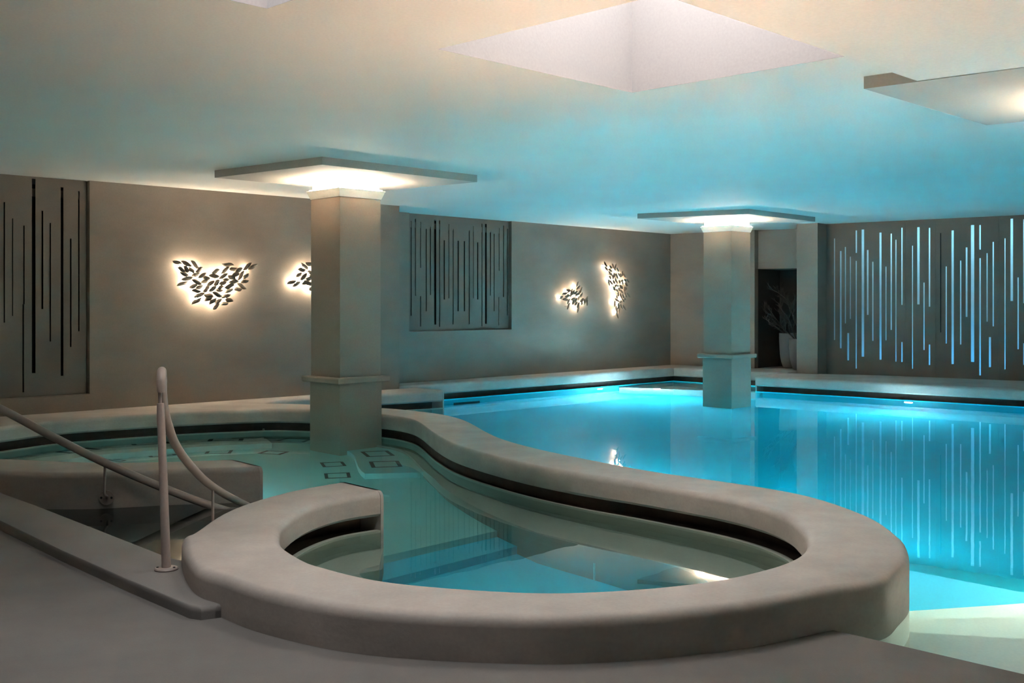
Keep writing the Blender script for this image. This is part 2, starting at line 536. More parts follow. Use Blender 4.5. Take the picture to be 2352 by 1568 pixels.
# coping along the left wall
inA = [Vector((-5.95, 8.7)), Vector((-5.95, 9.5)), Vector((-5.80, 10.4)), P(0, 979), P(80, 969), P(159, 961), P(255, 955), P(383, 947.5), P(478, 943), P(606, 938.5)]
inA2 = [P(612, 924), P(650, 917), P(716, 911), P(875, 903), P(1020, 895)]
inA = soften(catmull(inA, 4), 2) + soften(catmull(inA2, 4), 2)
ouA = [WA.at(WA.foot(v), -0.05) for v in inA]
coping('wall_coping', ouA, inA, False, True, 'pale plaster ledge along the foot of the left wall with the glowing leaf lights', zt=COPE - .004)
# back ledge
inB = [P(935, 885.6) + Vector((-0.8, -0.8)), P(935, 885.6), P(1080, 875.7), P(1547, 844), P(1614, 847.5), P(1724, 853), Vector((5.04, 19.97))]
ouB = [WB.at(WB.foot(v), -0.05) for v in inB[:3]] + [Vector((3.36, 22.80)), WC.at(WC.foot(inB[4]), -0.05), WC.at(WC.foot(inB[5]), -0.05), Vector((5.7, 20.8))]
def dens(a, n=6):
    out = []
    for i in range(len(a) - 1):
        out += [a[i].lerp(a[i + 1], k / n) for k in range(n)]
    return out + [a[-1]]
coping('back_coping', dens(ouB), dens(inB), False, True, 'pale ledge running below the back wall and turning the far corner behind the pool', mats=[M_COPE, M_POOLB, M_GUTTER])
mb = MB(); mb.prism([(4.55, 21.65), (5.05, 20.05), (7.4, 19.8), (7.5, 20.5), (5.52, 22.36), (4.7, 21.6)], 0.0, COPE - 0.003)
tag(mb.build('niche_floor', M_COPE), kind='structure')
inE = [P(1735, 864), P(1940, 873.6), P(2352, 893.6), Vector((10.6, 13.4)), Vector((13.6, 10.8))]
ouE = [Vector((5.06, 19.99)), WE.at(WE.foot(inE[1]), -0.05), WE.at(WE.foot(inE[2]), -0.05), WE.at(WE.foot(inE[3]) , -0.05), WE.at(WE.foot(inE[4]), -0.05)]
coping('right_coping', dens(ouE, 5), dens(inE, 5), False, True, 'pale ledge below the right wall of glowing slits', mats=[M_COPE, M_POOLB, M_GUTTER])

# left block beside the entry and the low curb
bn = [P(604, 1072), P(383, 1078), P(191, 1086), P(0, 1082), Vector((-5.0, 8.55)), Vector((-6.2, 9.0))]
bf = [P(528, 1054), P(351, 1060), P(191, 1060), P(0, 1052), Vector((-5.1, 9.1)), Vector((-6.2, 9.5))]
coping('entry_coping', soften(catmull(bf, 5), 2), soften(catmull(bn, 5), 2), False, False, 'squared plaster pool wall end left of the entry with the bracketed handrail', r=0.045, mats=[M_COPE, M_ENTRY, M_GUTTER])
ci = [P(570, 1365, CURB), P(417, 1286, CURB), P(370, 1272, CURB), P(239, 1221, CURB), P(80, 1159, CURB), P(0, 1130, CURB), cin[0] + cdir * 1.2, cin[0] + cdir * 5]
co = [P(507, 1418, FLOOR), P(462, 1424, FLOOR), P(435, 1420, FLOOR), P(290, 1357, FLOOR), P(145, 1290, FLOOR), P(0, 1217, FLOOR)]
co += [co[-1] + cdir * 1.2, co[-1] + cdir * 5]
coping('entry_curb', dens(co, 3), dens(ci, 3), False, False, 'low grey kerb step on the deck carrying the handrail post', zt=CURB, r=0.028, mats=[M_CURB, M_ENTRY, M_GUTTER], cat='kerb')

# ------------------------------------------------------------------ spa basin: benches and floor levels
def outward(pts, dist):
    out = []
    for i, p in enumerate(pts):
        t = (pts[min(i + 1, len(pts) - 1)] - pts[max(i - 1, 0)]).normalized()
        out.append(p + Vector((t.y, -t.x)) * dist)
    return out
def strip(name, A, B, z0, z1, mats, **kw):
    mb = MB()
    n = len(A); vs = []
    for a, b in zip(A, B):
        vs += [(a.x, a.y, z0), (a.x, a.y, z1), (b.x, b.y, z1), (b.x, b.y, z0)]
    for i in range(n - 1):
        for k in range(4):
            k2 = (k + 1) % 4
            mb.f.append((i * 4 + k, i * 4 + k2, i * 4 + 4 + k2, i * 4 + 4 + k)); mb.m.append(0)
    mb.f += [(0, 1, 2, 3), tuple(n * 4 - 4 + k for k in range(4))]; mb.m += [0, 0]
    mb.v = vs
    return tag(mb.build(name, mats, smooth=35), **kw)

spa = bpy.data.objects.new('spa_basin', None)
COL.objects.link(spa); spa.location = (0, 7, -1.3); tag(spa, kind='structure')
# RI runs: arm end -> left -> front -> right -> S -> far; basin interior lies to its left when walking
def toward(pts, dist):
    return soften(outward(pts, -dist), 12)
BZ = -0.47
bench_in = toward(RI, 0.45)
enddir = Vector((0.06, -0.998))
for k in range(14):
    bench_in[k] = bench_in[k].lerp(RI[k] + enddir * 0.45, 1 - k / 14)
for k in range(6 * 25, len(RI)):
    bench_in[k] = RI[k].lerp(bench_in[k], max(0.25, 1 - (k - 6 * 25) / (6 * 4.5)))
mbx = strip('bench', RI, bench_in, -1.45, BZ, M_BENCH)
mbx.parent = spa; mbx.location = -spa.location
A_in = inA[:4 * 9 + 1]
bA = outward(A_in, 0.62)
mbx = strip('bench', A_in, bA, -1.45, -0.5, M_BENCHL); mbx.parent = spa; mbx.location = -spa.location
# upper floor, mid step, deep floor
u0, u1 = W2(886, 1276, .9), W2(1212, 1203, .9); ud = (u1 - u0).normalized()
um = W2(1263, 1233, .9)
mb = MB()
mb.prism([u0 - ud * 1.6, u1, um, um + (um - u1).normalized() * 0.8, Vector((2.0, 9.4)), Vector((0.2, 10.6)), Vector((-0.9, 13.2)), Vector((-3.2, 13.4)), Vector((-5.8, 11.8)), Vector((-6.2, 8.8)), Vector((-2.6, 8.2))], -1.45, -0.9)
mb.build('upper_floor', M_SPAG, spa)
m0, m1 = W2(1000, 1302, 1.08), W2(1263, 1235, 1.08); md = (m1 - m0).normalized()
m2 = W2(1600, 1352, 1.08)
mb = MB()
mb.prism([m0 - md * 1.9, m1, m2, m2 + (m2 - m1).normalized() * 2.6, Vector((3.4, 6.6)), Vector((1.4, 8.6)), Vector((-0.3, 10.2)), Vector((-2.4, 8.4))], -1.46, -1.08)
mb.build('middle_step', M_SPAB, spa)
mb = MB()
mb.prism([Vector((-4.5, 4.3)), Vector((2.4, 4.3)), Vector((2.4, 7.2)), Vector((-0.2, 11)), Vector((-2.8, 13)), Vector((-7, 12)), Vector((-7, 8))], -1.48, -1.28)
mb.build('deep_floor', M_SPAB, spa)
def z6(x, y): return (680 + x / 5.88, 840 + y / 5.88)
plat = [W2(*z6(x, y), .62) for x, y in ((640, 1130), (735, 1165), (790, 1215), (810, 1280), (840, 1360), (880, 1415), (930, 1455), (1640, 1440))]
plat += [W2(*z6(1640, 1440), .62) + Vector((0.5, 0.2)), Vector((-0.25, 11.6)), Vector((-1.2, 12.7)), Vector((-1.9, 12.9))]
mb = MB(); mb.prism(plat, -1.44, -0.62); mb.build('lounge_platform', M_SPAG, spa)
# entry steps between the curb and the ring
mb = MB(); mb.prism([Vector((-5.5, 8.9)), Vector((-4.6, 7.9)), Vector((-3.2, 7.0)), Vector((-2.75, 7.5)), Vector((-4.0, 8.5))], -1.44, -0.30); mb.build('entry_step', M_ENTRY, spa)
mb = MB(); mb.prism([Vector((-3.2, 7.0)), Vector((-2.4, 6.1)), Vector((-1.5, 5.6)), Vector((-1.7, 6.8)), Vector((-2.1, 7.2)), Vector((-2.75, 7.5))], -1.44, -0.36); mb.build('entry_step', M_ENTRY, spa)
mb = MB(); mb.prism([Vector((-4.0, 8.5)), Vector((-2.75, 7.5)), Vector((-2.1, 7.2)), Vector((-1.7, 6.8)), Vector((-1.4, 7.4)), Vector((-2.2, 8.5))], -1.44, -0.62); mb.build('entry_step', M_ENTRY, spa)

# pool steps by the deck (fan treads) and the submerged shelf in the far corner
mb_s = bpy.data.objects.new('pool_steps', None); COL.objects.link(mb_s); mb_s.location = (2.5, 4.6, -1.5); tag(mb_s, kind='structure')
fc = Vector((1.45, 5.15))
def fan(pa, pb, dep, name):
    a, b = W2(*pa, dep), W2(*pb, dep)
    far = a + (b - a).normalized() * 7
    near = deck0 + deckd * 6
    mb = MB(); mb.prism([fc, a - (b - a).normalized() * 0.5, far, near + Vector((1, 0)), near, deck0 + Vector((-.1, -.1))], -1.49, -dep)
    mb.build(name, M_STEP, mb_s)
fan((2100, 1452), (2352, 1466), .42, 'step_tread')
fan((2100, 1421), (2352, 1416), .70, 'step_tread')
fan((2100, 1402), (2352, 1385), 1.0, 'step_tread')
sa, sb = W2(1395, 888, .35), W2(1640, 897.5, .35)
mb = MB(); mb.prism([sa - (sb - sa).normalized() * 0.6, sb + (sb - sa).normalized() * 0.9, Vector((5.1, 20.1)), Vector((3.3, 21.9)), Vector((1.9, 20.6))], -1.5, -0.35)
tag(mb.build('pool_shelf', M_PAINT), kind='structure')

# ------------------------------------------------------------------ water
spa_poly = list(RMID[6 * 5:]) [::-1]      # far end back to the left of the ring
ring_start = RMID[6 * 5]
curb_mid = [(a + b) / 2 for a, b in zip(co, ci)]
spa_poly += [curb_mid[1], curb_mid[3], curb_mid[5], curb_mid[6], Vector((-6.2, 9.0))]
spa_poly += [Vector((-6.3, 9.6)), Vector((-6.1, 10.7)), P(0, 974) + Vector((-0.15, 0.1)), P(80, 965), P(255, 951), P(478, 939), P(606, 935)]
mb = MB(); mb.prism(spa_poly, -1.4, 0.0)
tag(mb.build('spa_water', M_SPAW), 'still greenish water filling the curved spa basin in front', 'water', kind='stuff')
i14 = 6 * 14
pool_poly = list(RMID[i14:])
pool_poly += [P(606, 932), P(640, 920) + Vector((-.1, .05)), P(716, 911) + Vector((-.02, .02)), P(875, 903) + Vector((-.02, .02)), P(1015, 895.3) + Vector((-.03, .03)), P(935, 885.6) + Vector((-.1, .1)), P(935, 885.6) + Vector((-.02, .02)), P(1547, 844) + Vector((0, .03)), Vector((5.07, 20.0)), P(1735, 864) + Vector((.02, .03))]
pool_poly += [P(1940, 873.6) + Vector((.02, .02)), P(2352, 893.6) + Vector((.02, .02)), Vector((10.62, 13.42)), Vector((13.62, 10.82)), Vector((15.2, 10.6)), Vector((15.2, -4.1)), Vector((10.2, -4.1)), deck0 + deckd * 6.5 + Vector((-.04, -.04)), deck0 + Vector((-.04, -.04))]
mb = MB(); mb.prism(pool_poly, -1.6, 0.0)
tag(mb.build('pool_water', M_WATER), 'glowing turquoise water of the big swimming pool behind the curved edge', 'water', kind='stuff')

# ------------------------------------------------------------------ columns
def diamond(c, hx, hy):
    return [Vector((c.x, c.y - hy)), Vector((c.x + hx, c.y)), Vector((c.x, c.y + hy)), Vector((c.x - hx, c.y))]
def column(c, hx, hy, slab, label, zbase=-1.5):
    c = Vector(c)
    root = thing('column', (c.x, c.y, zbase), label, 'column', 'square columns with glowing capitals')
    MB().prism(diamond(c, hx * 1.03, hy * 1.03), zbase, 0.66).build('lower_shaft', M_COLUMN, root)
    mb = MB()
    k = 1 + 0.075 / (hx * 0.7)
    prof = [(k * .97, .650), (k, .660), (k, .702), (k * .98, .715), (1.0, .718)]
    for (a, za), (b, zb) in zip(prof, prof[1:]):
        mb.frust(diamond(c, hx * a, hy * a), za, diamond(c, hx * b, hy * b), zb)
    mb.build('ring_moulding', M_COLUMN, root)
    MB().prism(diamond(c, hx, hy), 0.71, 2.72).build('upper_shaft', M_COLUMN, root)
    mb = MB()
    mb.frust(diamond(c, hx * 1.02, hy * 1.02), 2.715, diamond(c, hx * 1.13, hy * 1.13), 2.80)
    mb.prism(diamond(c, hx * 1.14, hy * 1.14), 2.80, 2.808)
    mb.build('capital', M_CEIL, root)  # light on the capital put in with the paler ceiling paint
    MB().prism(diamond(c, hx * .96, hy * .96), 2.805, SOFF + 0.01).build('neck', M_COLUMN, root)
    dd, d2 = diamond(c, hx * 1.07, hy * 1.07), diamond(c, hx * 1.0, hy * 1.0)
    for i in range(4):
        j = (i + 1) % 4
        MB().prism([dd[i].lerp(dd[j], .02), dd[i].lerp(dd[j], .98), d2[i].lerp(d2[j], .98), d2[i].lerp(d2[j], .02)], 2.808, 2.818).build('led_strip', M_STRIP, root)
    MB().prism(slab, SOFF, CEIL + 0.01).build('ceiling_slab', M_SLAB, root)
    return root
def rhomb(n, l, r): return [n, r, l + r - n, l]
s1 = rhomb(P(740, 378, SOFF), P(493, 408, SOFF), P(1096, 418, SOFF))
s2 = rhomb(P(1719.5, 491.5, SOFF), P(1464, 501.7, SOFF), P(1872.5, 509, SOFF))
l3 = P(1984, 204, SOFF)
s3 = [l3 + Vector((1.42, -1.2)), l3 + Vector((2.82, .25)), l3 + Vector((1.42, 1.43)), l3]
column((-1.89, 12.38), 0.395, 0.42, s1, 'plaster column with lit capital rising from the spa water, left of centre', zbase=-0.95)
column((3.547, 17.97), 0.385, 0.38, s2, 'farther plaster column with lit capital standing in the blue pool')
column((4.15, 7.28), 0.385, 0.38, s3, 'column off the right edge, only its ceiling slab corner seen')
# unseen columns, added on the same grid to light the near hall
def square(c): return [Vector((c[0], c[1] - 1.3)), Vector((c[0] + 1.4, c[1])), Vector((c[0], c[1] + 1.3)), Vector((c[0] - 1.4, c[1]))]
column((-7.33, 6.85), 0.385, 0.38, square((-7.33, 6.85)), 'added column, unseen, outside the picture to the left', zbase=0.0)
column((9.3, 12.6), 0.385, 0.38, square((9.3, 12.6)), 'added column, unseen, in the pool outside the picture to the right')

# ------------------------------------------------------------------ slotted screens
def slit_screen(root, w, zones, slits, z0, z1, off, th=0.03):
    """zones: list of (s0, s1); slits: (s, zlo, zhi, width)"""
    for a, b in zones:
        mine = sorted([t for t in slits if a < t[0] < b])
        cuts = sorted({a, b} | {max(a, t[0] - t[3] / 2) for t in mine} | {min(b, t[0] + t[3] / 2) for t in mine})
        mb = MB()
        for x0, x1 in zip(cuts, cuts[1:]):
            xm = (x0 + x1) / 2
            holes = sorted([(t[1], t[2]) for t in mine if abs(t[0] - xm) < t[3] / 2])
            z = z0
            for lo, hi in holes:
                if lo > z: wallbox(mb, w, x0, x1, z, lo, off, off - th)
                z = max(z, hi)
            if z < z1: wallbox(mb, w, x0, x1, z, z1, off, off - th)
        mb.build('panel', M_SCREEN, root)

def from_px(w, rows, sc, ox, oy, off):
    out = []
    for x, ya, yb, wd in rows:
        X = ox + x / sc
        s, zt = w.sz(X, oy + ya / sc, off)
        _, zb = w.sz(X, oy + yb / sc, off)
        s1, _ = w.sz(X + wd / sc, oy + ya / sc, off)
        out.append((s, zb, zt, abs(s1 - s)))
    return out

rowsA = [(24,275,942,8),(70,365,905,6),(133,405,840,8),(129,840.5,1328,9),(187,146,1222,20),(235,323,867,10),(279,390,1047,8),(344,193,1237,15),(392,477,1077,8),(437,215,990,8),
         (-24,200,1100,9),(-70,420,900,12),(-118,300,1300,7),(-170,160,800,15),(-220,380,1200,9)]
rowsB = [(942,527,1300,8),(977,507,1137,7),(1019,533,908,6),(1019,1140,1388,7),(1065,590,1263,8),(1100,575,1130,8),(1139,517,1372,17),(1175,520,1390,7),(1213,683,1167,10),(1251,552,1157,6),(1286,590,1370,7),(1327,687,1263,10),(1378,690,1263,10),(1417,600,1368,7),(1451,568,1158,5),(1487,700,1167,9),(1522,547,1385,6),(1554,549,1366,14),(1591,612,1135,7),(1621,630,1262,6),(1662,583,932,5),(1660,1148,1378,5),(1699,563,1147,7),(1730,588,1297,7)]
rowsE = [(125,230,1025,8),(174,328,1090,14),(210,296,895,9),(249,372,860,8),(232,970,1184,15),(296,167,343,11),(295,405,1248,10),(347,160,1155,20),(385,320,828,13),(425,412,1031,10),(485,184,1179,16),(528,450,1027,8),(569,192,946,11),(606,240,1195,8),(653,146,750,11),(653,1040,1197,11),(736,287,1250,8),(782,142,746,19),(826,575,1103,11),(869,147,764,12),(869,1060,1220,12),(956,187,965,9),(1000,449,1052,10),(1050,167,1213,18),(1113,403,1060,11),(1159,300,844,14),(1206,125,1196,26),(1265,125,317,13),(1265,384,1302,13),(1320,345,881,9),(1342,1002,1237,16),(1368,257,918,11),(1460,229,1254,9),(1513,75,719,20),(1563,535,1097,11),(1608,80,737,10),(1608,1050,1220,10),
         (1660,150,1100,20),(1710,400,1250,10),(1760,90,900,14),(1820,300,1280,10)]
sA = from_px(WA, rowsA, 2.412, 0, 350, -0.06)
sB = from_px(WB, rowsB, 3.563, 680, 360, -0.06)
sE = from_px(WE, rowsE, 3.409, 1880, 480, 0)

c = WA.at((A_L + A_R) / 2, -0.06)
root = thing('slotted_screen', (c.x, c.y, A_SILL), 'dark brown slotted screen recessed in the left wall at the picture edge', 'screen')
slit_screen(root, WA, [(A_L, A_R - 0.015)], sA, A_SILL, CEIL, -0.06, th=.007)
mb = MB(); wallbox(mb, WA, A_L, A_R, 2.79, 2.88, -0.22, -0.28); mb.build('rear_rail', M_WALL, root)
c = WB.at((B_L + B_R) / 2, -0.06)
root = thing('slotted_screen', (c.x, c.y, B_SILL), 'slotted screen recessed in the back wall behind the spa column', 'screen')
slit_screen(root, WB, [(B_L + .005, B_R - 0.012)], sB, B_SILL, CEIL, -0.06, th=.007)
mb = MB(); wallbox(mb, WB, B_L, B_R, 2.79, 2.88, -0.22, -0.28); mb.build('rear_rail', M_WALL, root)
# right screen: a whole wall of slits with a lit white wall behind
js = [WE.sz(x, 700)[0] for x in (2080, 2149, 2294)]
c = WE.at(2.5)
root = thing('slotted_screen', (c.x, c.y, COPE), 'wall of tall glowing light blue slits at the right', 'screen')
E_END = 11.0
slit_screen(root, WE, [(0.0, js[0] - .003), (js[0] + .003, js[1] - .003), (js[1] + .003, js[2] - .003), (js[2] + .003, WE.sz(2500, 700)[0]), (WE.sz(2500, 700)[0], E_END)], sE, COPE - .02, CEIL, 0.0, th=.006)
for j in js:
    mb = MB(); wallbox(mb, WE, j - .012, j + .012, COPE - .02, CEIL, -0.008, -0.02); mb.build('joint_strip', M_SCREEN, root)
dk = [t for t in sE if abs(t[0] - WE.sz(1880 + 956 / 3.409, 700)[0]) < .03][0]
mb = MB(); wallbox(mb, WE, dk[0] - .03, dk[0] + .035, COPE, CEIL, -0.05, -0.09); mb.build('rear_post', M_POST, root)
mb = MB(); wallbox(mb, WE, -0.45, E_END, 0.0, CEIL, -0.75, -0.85)
tag(mb.build('wall_behind', M_BACK), kind='structure')
for nm, z, ang, pw, colr in (('screen_lamp', CEIL - 0.06, 0.75, BACK_E, (0.30, 0.74, 0.95)), ('screen_lamp', 0.32, math.pi - 0.75, BACK_E * .75, (0.04, 0.46, 0.92))):
    L = bpy.data.lights.new(nm, 'AREA'); L.shape = 'RECTANGLE'; L.size = E_END - 0.6; L.size_y = 0.12; L.energy = pw; L.color = colr
    lo = bpy.data.objects.new(nm, L); v = WE.at(E_END / 2, -0.11); lo.location = (v.x, v.y, z)
    lo.rotation_euler = (ang, 0, math.atan2(WE.d.y, WE.d.x)); COL.objects.link(lo)

# plinth under the left screen
s0, zz = WA.sz(214, 937); mb = MB(); wallbox(mb, WA, -9, s0, 0.0, WA.sz(120, 912)[1], 0.03, -0.1)
tag(mb.build('baseboard_left', M_WALL), kind='structure')

# ------------------------------------------------------------------ leaf wall lights
L1 = [(218,350,340,385),(332,350,482,420),(465,345,580,450),(285,435,392,490),(365,415,442,505),(440,430,505,515),(522,497,625,437),(322,500,442,548),(473,555,585,512),(555,578,668,510),(332,600,492,570),(278,683,430,622),(472,600,608,665),(620,575,728,585),(700,545,845,555),(742,510,852,465),(878,388,1040,405),(872,520,988,425),(980,475,1090,440),(1060,500,1158,440),(1163,472,1278,370),(1232,462,1362,390),(1012,540,1118,520),(835,588,962,518),(960,545,1068,595),(1100,608,1185,478),(1172,595,1250,512),(885,600,995,605),(600,640,705,605),(672,685,778,615),(770,678,855,605),(838,660,945,632),(968,632,1110,628),(1138,640,1250,610),(443,708,558,668),(530,722,632,680),(625,762,722,692),(702,758,808,690),(818,715,905,690),(910,712,1045,668),(1088,652,1213,725),(472,748,598,758),(795,745,905,738),(918,785,1045,712),(1048,738,1160,725),(742,772,882,825),(505,840,655,775),(640,800,778,830),(645,890,755,830),(872,848,1008,798),(470,935,600,845),(705,935,800,850),(785,920,885,860),(918,865,1028,890),(872,940,975,908),(755,1000,845,922)]
L2 = [(1955,372,2050,468),(2005,370,2105,410),(1905,465,2010,470),(2035,490,2120,520),(1890,565,1968,505),(1940,610,2032,510),(2005,585,2095,590),(1762,655,1888,615),(1838,690,1950,630),(1958,660,2050,615),(2020,665,2120,648),(2055,705,2120,750),(2060,540,2130,590),(2110,640,2200,700),(2130,560,2230,520),(2110,430,2210,470),(2190,620,2290,580),(2120,760,2210,720)]
L3 = [(348,990,412,938),(402,918,495,872),(465,832,555,845),(445,940,510,955),(485,912,545,930),(412,1000,500,985),(450,1020,520,990),(545,960,580,805),(575,925,625,830),(605,905,680,850),(660,825,730,745),(665,772,705,675),(690,930,735,835),(730,880,762,775),(735,970,768,870),(640,950,690,880),(560,1005,640,975),(585,1095,620,1000),(620,1105,680,1045),(490,1085,540,985),(492,1180,545,1060),(630,1050,662,970),(665,1155,720,1050),(685,1240,715,1105),(700,1020,720,930),(720,1040,795,985),(755,1100,780,1020),(800,1100,822,985),(828,1050,868,940),(848,1115,866,1010)]
L4 = [(1160,315,1218,410),(1165,405,1238,480),(1252,390,1300,440),(1305,352,1338,445),(1352,490,1368,352),(1385,420,1405,500),(1240,460,1320,490),(1232,490,1280,560),(1255,570,1280,635),(1290,510,1310,590),(1318,640,1335,530),(1340,500,1365,610),(1375,525,1415,630),(1400,515,1455,605),(1450,530,1485,590),(1490,580,1500,485),(1505,525,1550,605),(1232,620,1265,755),(1262,655,1330,730),(1315,650,1360,710),(1355,610,1385,690),(1370,640,1415,710),(1420,650,1450,715),(1460,690,1490,640),(1510,630,1560,690),(1555,640,1610,695),(1530,700,1585,755),(1312,770,1360,840),(1355,790,1385,720),(1385,740,1430,770),(1410,780,1450,840),(1435,740,1490,810),(1490,640,1505,750),(1510,755,1550,840),(1540,770,1575,825),(1380,800,1410,880),(1440,830,1510,870),(1520,870,1540,780),(1520,870,1580,960),(1565,875,1638,965),(1380,920,1420,985),(1410,850,1425,950),(1445,880,1470,990),(1475,905,1520,980),(1510,970,1540,1010),(1350,975,1430,1045),(1430,1060,1475,1030),(1475,985,1525,1050),(1345,1135,1362,1020),(1370,1110,1385,1240),(1400,1180,1430,1100),(1430,1255,1450,1120),(1455,1070,1495,1170),(1490,1090,1550,1195),(1390,1240,1410,1340),(1400,1120,1430,1060)]

def leaf_mesh(mb, c, ax, side, n, ln, wd, bend):
    prof = [(-.5, .06), (-.36, .62), (-.15, .98), (.08, 1.0), (.30, .72), (.44, .34), (.5, .05)]
    top, bot, spine = [], [], []
    for t, w in prof:
        mid = c + ax * (t * ln) + side * (bend * math.sin(t * math.pi * 2) * wd)
        top.append(mid + side * (w * wd / 2)); bot.append(mid - side * (w * wd / 2))
        spine.append(mid + n * (0.010 * w + 0.003))
    k = len(prof)
    vs = top + spine + bot + [v - n * 0.004 for v in top] + [v - n * 0.004 for v in bot]
    fs = []
    for i in range(k - 1):
        fs += [(i, i + 1, k + i + 1, k + i), (k + i, k + i + 1, 2 * k + i + 1, 2 * k + i),
               (3 * k + i, 4 * k + i, 4 * k + i + 1, 3 * k + i + 1),
               (i, 3 * k + i, 3 * k + i + 1, i + 1), (2 * k + i, 2 * k + i + 1, 4 * k + i + 1, 4 * k + i)]
    fs += [(0, k, 2 * k, 4 * k, 3 * k), (k - 1, 4 * k - 1, 5 * k - 1, 3 * k - 1, 2 * k - 1)]
    mb.add(vs, fs)

def leaf_light(w, rows, sc, ox, oy, wpx, nb, label):
    off = 0.10
    cs, data = [], []
    for x0, y0, x1, y1 in rows:
        a = w.sz(ox + x0 / sc, oy + y0 / sc, off); b = w.sz(ox + x1 / sc, oy + y1 / sc, off)
        A, B = w.xyz(*a, off), w.xyz(*b, off)
        data.append((A, B)); cs.append((A + B) / 2)
    cen = sum(cs, Vector()) / len(cs)
    s = w.foot(Vector((cen.x, cen.y)))
    base = w.xyz(s, cen.z)
    root = thing('leaf_wall_light', base, label, 'wall light', 'glowing leaf wall lights')
    n3 = Vector((w.n.x, w.n.y, 0))
    for A, B in data:
        ax = (B - A); ln = ax.length; ax.normalize()
        side = n3.cross(ax).normalized()
        mb = MB()
        leaf_mesh(mb, (A + B) / 2 + n3 * rnd.uniform(-.012, .012), ax, side, n3, ln, wpx * rnd.uniform(.85, 1.1), rnd.uniform(-.18, .18))
        mb.build('leaf', M_LEAF, root, smooth=50)
    # thin wire net tying neighbouring leaves, pinned to the wall
    mb = MB(); done = [0]; rest = set(range(1, len(cs)))
    while rest:
        i, j = min(((i, j) for i in done for j in rest), key=lambda t: (cs[t[0]] - cs[t[1]]).length)
        mb.tube([cs[i] - n3 * .006, cs[j] - n3 * .006], 0.0028, 5); done.append(j); rest.discard(j)
    for i in range(0, len(cs), max(1, len(cs) // 6)):
        mb.tube([cs[i] - n3 * .006, cs[i] - n3 * off], 0.003, 5)
    mb.build('wire_frame', M_LEAF, root)
    # bulbs spread behind the leaves (farthest-point picks)
    pick = [0]
    while len(pick) < nb:
        pick.append(max(range(len(cs)), key=lambda i: min((cs[i] - cs[j]).length for j in pick)))
    for i in pick:
        p = cs[i].lerp(cen, 0.12) - n3 * (off - 0.04)
        mb = MB(); mb.lathe([(0.004, -.013), (.011, -.008), (.014, 0), (.011, .008), (.004, .013)], p, 8)
        mb.build('bulb', M_BULB, root)

leaf_light(WA, L1, 5.88, 360, 540, 0.053, 26, 'large V-shaped cluster of dark leaves lit from behind on the left wall')
leaf_light(WA, L2, 5.88, 360, 540, 0.053, 11, 'backlit leaf cluster half hidden behind the spa column')
leaf_light(WB, L3, 7.84, 1240, 560, 0.052, 8, 'small triangular backlit leaf cluster on the back wall')
leaf_light(WB, L4, 7.84, 1240, 560, 0.052, 14, 'tall upright backlit leaf cluster nearest the far corner')

# ------------------------------------------------------------------ underwater lamps and grilles
def lamp(p, nrm, label, r=0.065, group='underwater pool lamps', mat=None):
    nrm = Vector((nrm.x, nrm.y, 0)).normalized()
    root = thing('underwater_lamp', p, label, 'pool lamp', group)
    mb = MB(); mb.disc(p, nrm, r * 1.25, r * 1.2, 0.012); mb.build('bezel', M_BEZEL, root)
    mb = MB(); mb.disc(p + nrm * 0.0125, nrm, r, r * .9, 0.010); mb.build('lens', mat or M_LAMP, root)
bB0, bB1 = P(1080, 875.7), P(1547, 844)
nB = Vector(((bB1 - bB0).y, -(bB1 - bB0).x)).normalized()
lamp(under_plane(1377, 893, bB0, bB1), nB, 'round lamp glowing just under water on the back pool wall', mat=M_LAMPV)
ns = Vector(((sb - sa).y, -(sb - sa).x)).normalized()
lamp(under_plane(1510, 893, sa, sb), ns, 'round underwater lamp shining from the front of the far corner shelf', mat=M_LAMPV)
eE0, eE1 = P(1735, 864), P(2352, 893.6)
nE = Vector(((eE1 - eE0).y, -(eE1 - eE0).x)).normalized()
lamp(under_plane(2087, 924, eE0, eE1), nE, 'round underwater lamp below the right ledge with the slits', mat=M_LAMPV)
# unseen lamps, behind the divider or outside the picture
def out_lamp(i, dep, label):
    i = int(i)
    t = (RO[i + 1] - RO[i - 1]).normalized(); n = Vector((t.y, -t.x))
    if n.dot(RO[i] - RI[i]) < 0: n = -n
    lamp(Vector((RO[i].x, RO[i].y, -dep)), n, label, mat=M_LAMPV)
out_lamp(6 * 27, .7, 'underwater lamp on the pool side of the S-curve, hidden by its edge')
out_lamp(6 * 23, .8, 'underwater lamp on the pool side of the ring, hidden by its edge')
lamp(Vector((9.6, 14.4, -.8)) , nE, 'unseen underwater lamp added off the right edge of the picture')  # added to brighten the pool
lamp(Vector((4.15 - .193, 7.28 - .193, -.14)), Vector((-.7, -.7)), 'unseen underwater lamp added on the column outside the right edge to light the pool steps', r=.10, mat=M_LAMPW)  # added to light the steps
v = deck0 + deckd * 3.4
lamp(Vector((v.x, v.y, -.22)), Vector((.7, .7)), 'underwater lamp over the pool steps off the right edge', r=.10, mat=M_LAMPW)
# spa lamp on the bench riser under the right of the ring
bi = 6 * 18 + 2
t = (bench_in[bi + 1] - bench_in[bi - 1]).normalized()
pl = W(1640, 1322, .66)
lamp(Vector((pl.x, pl.y, -.66)), Vector((-1, -.35)), 'bright lamp in the bench front at the right of the spa', r=.06)

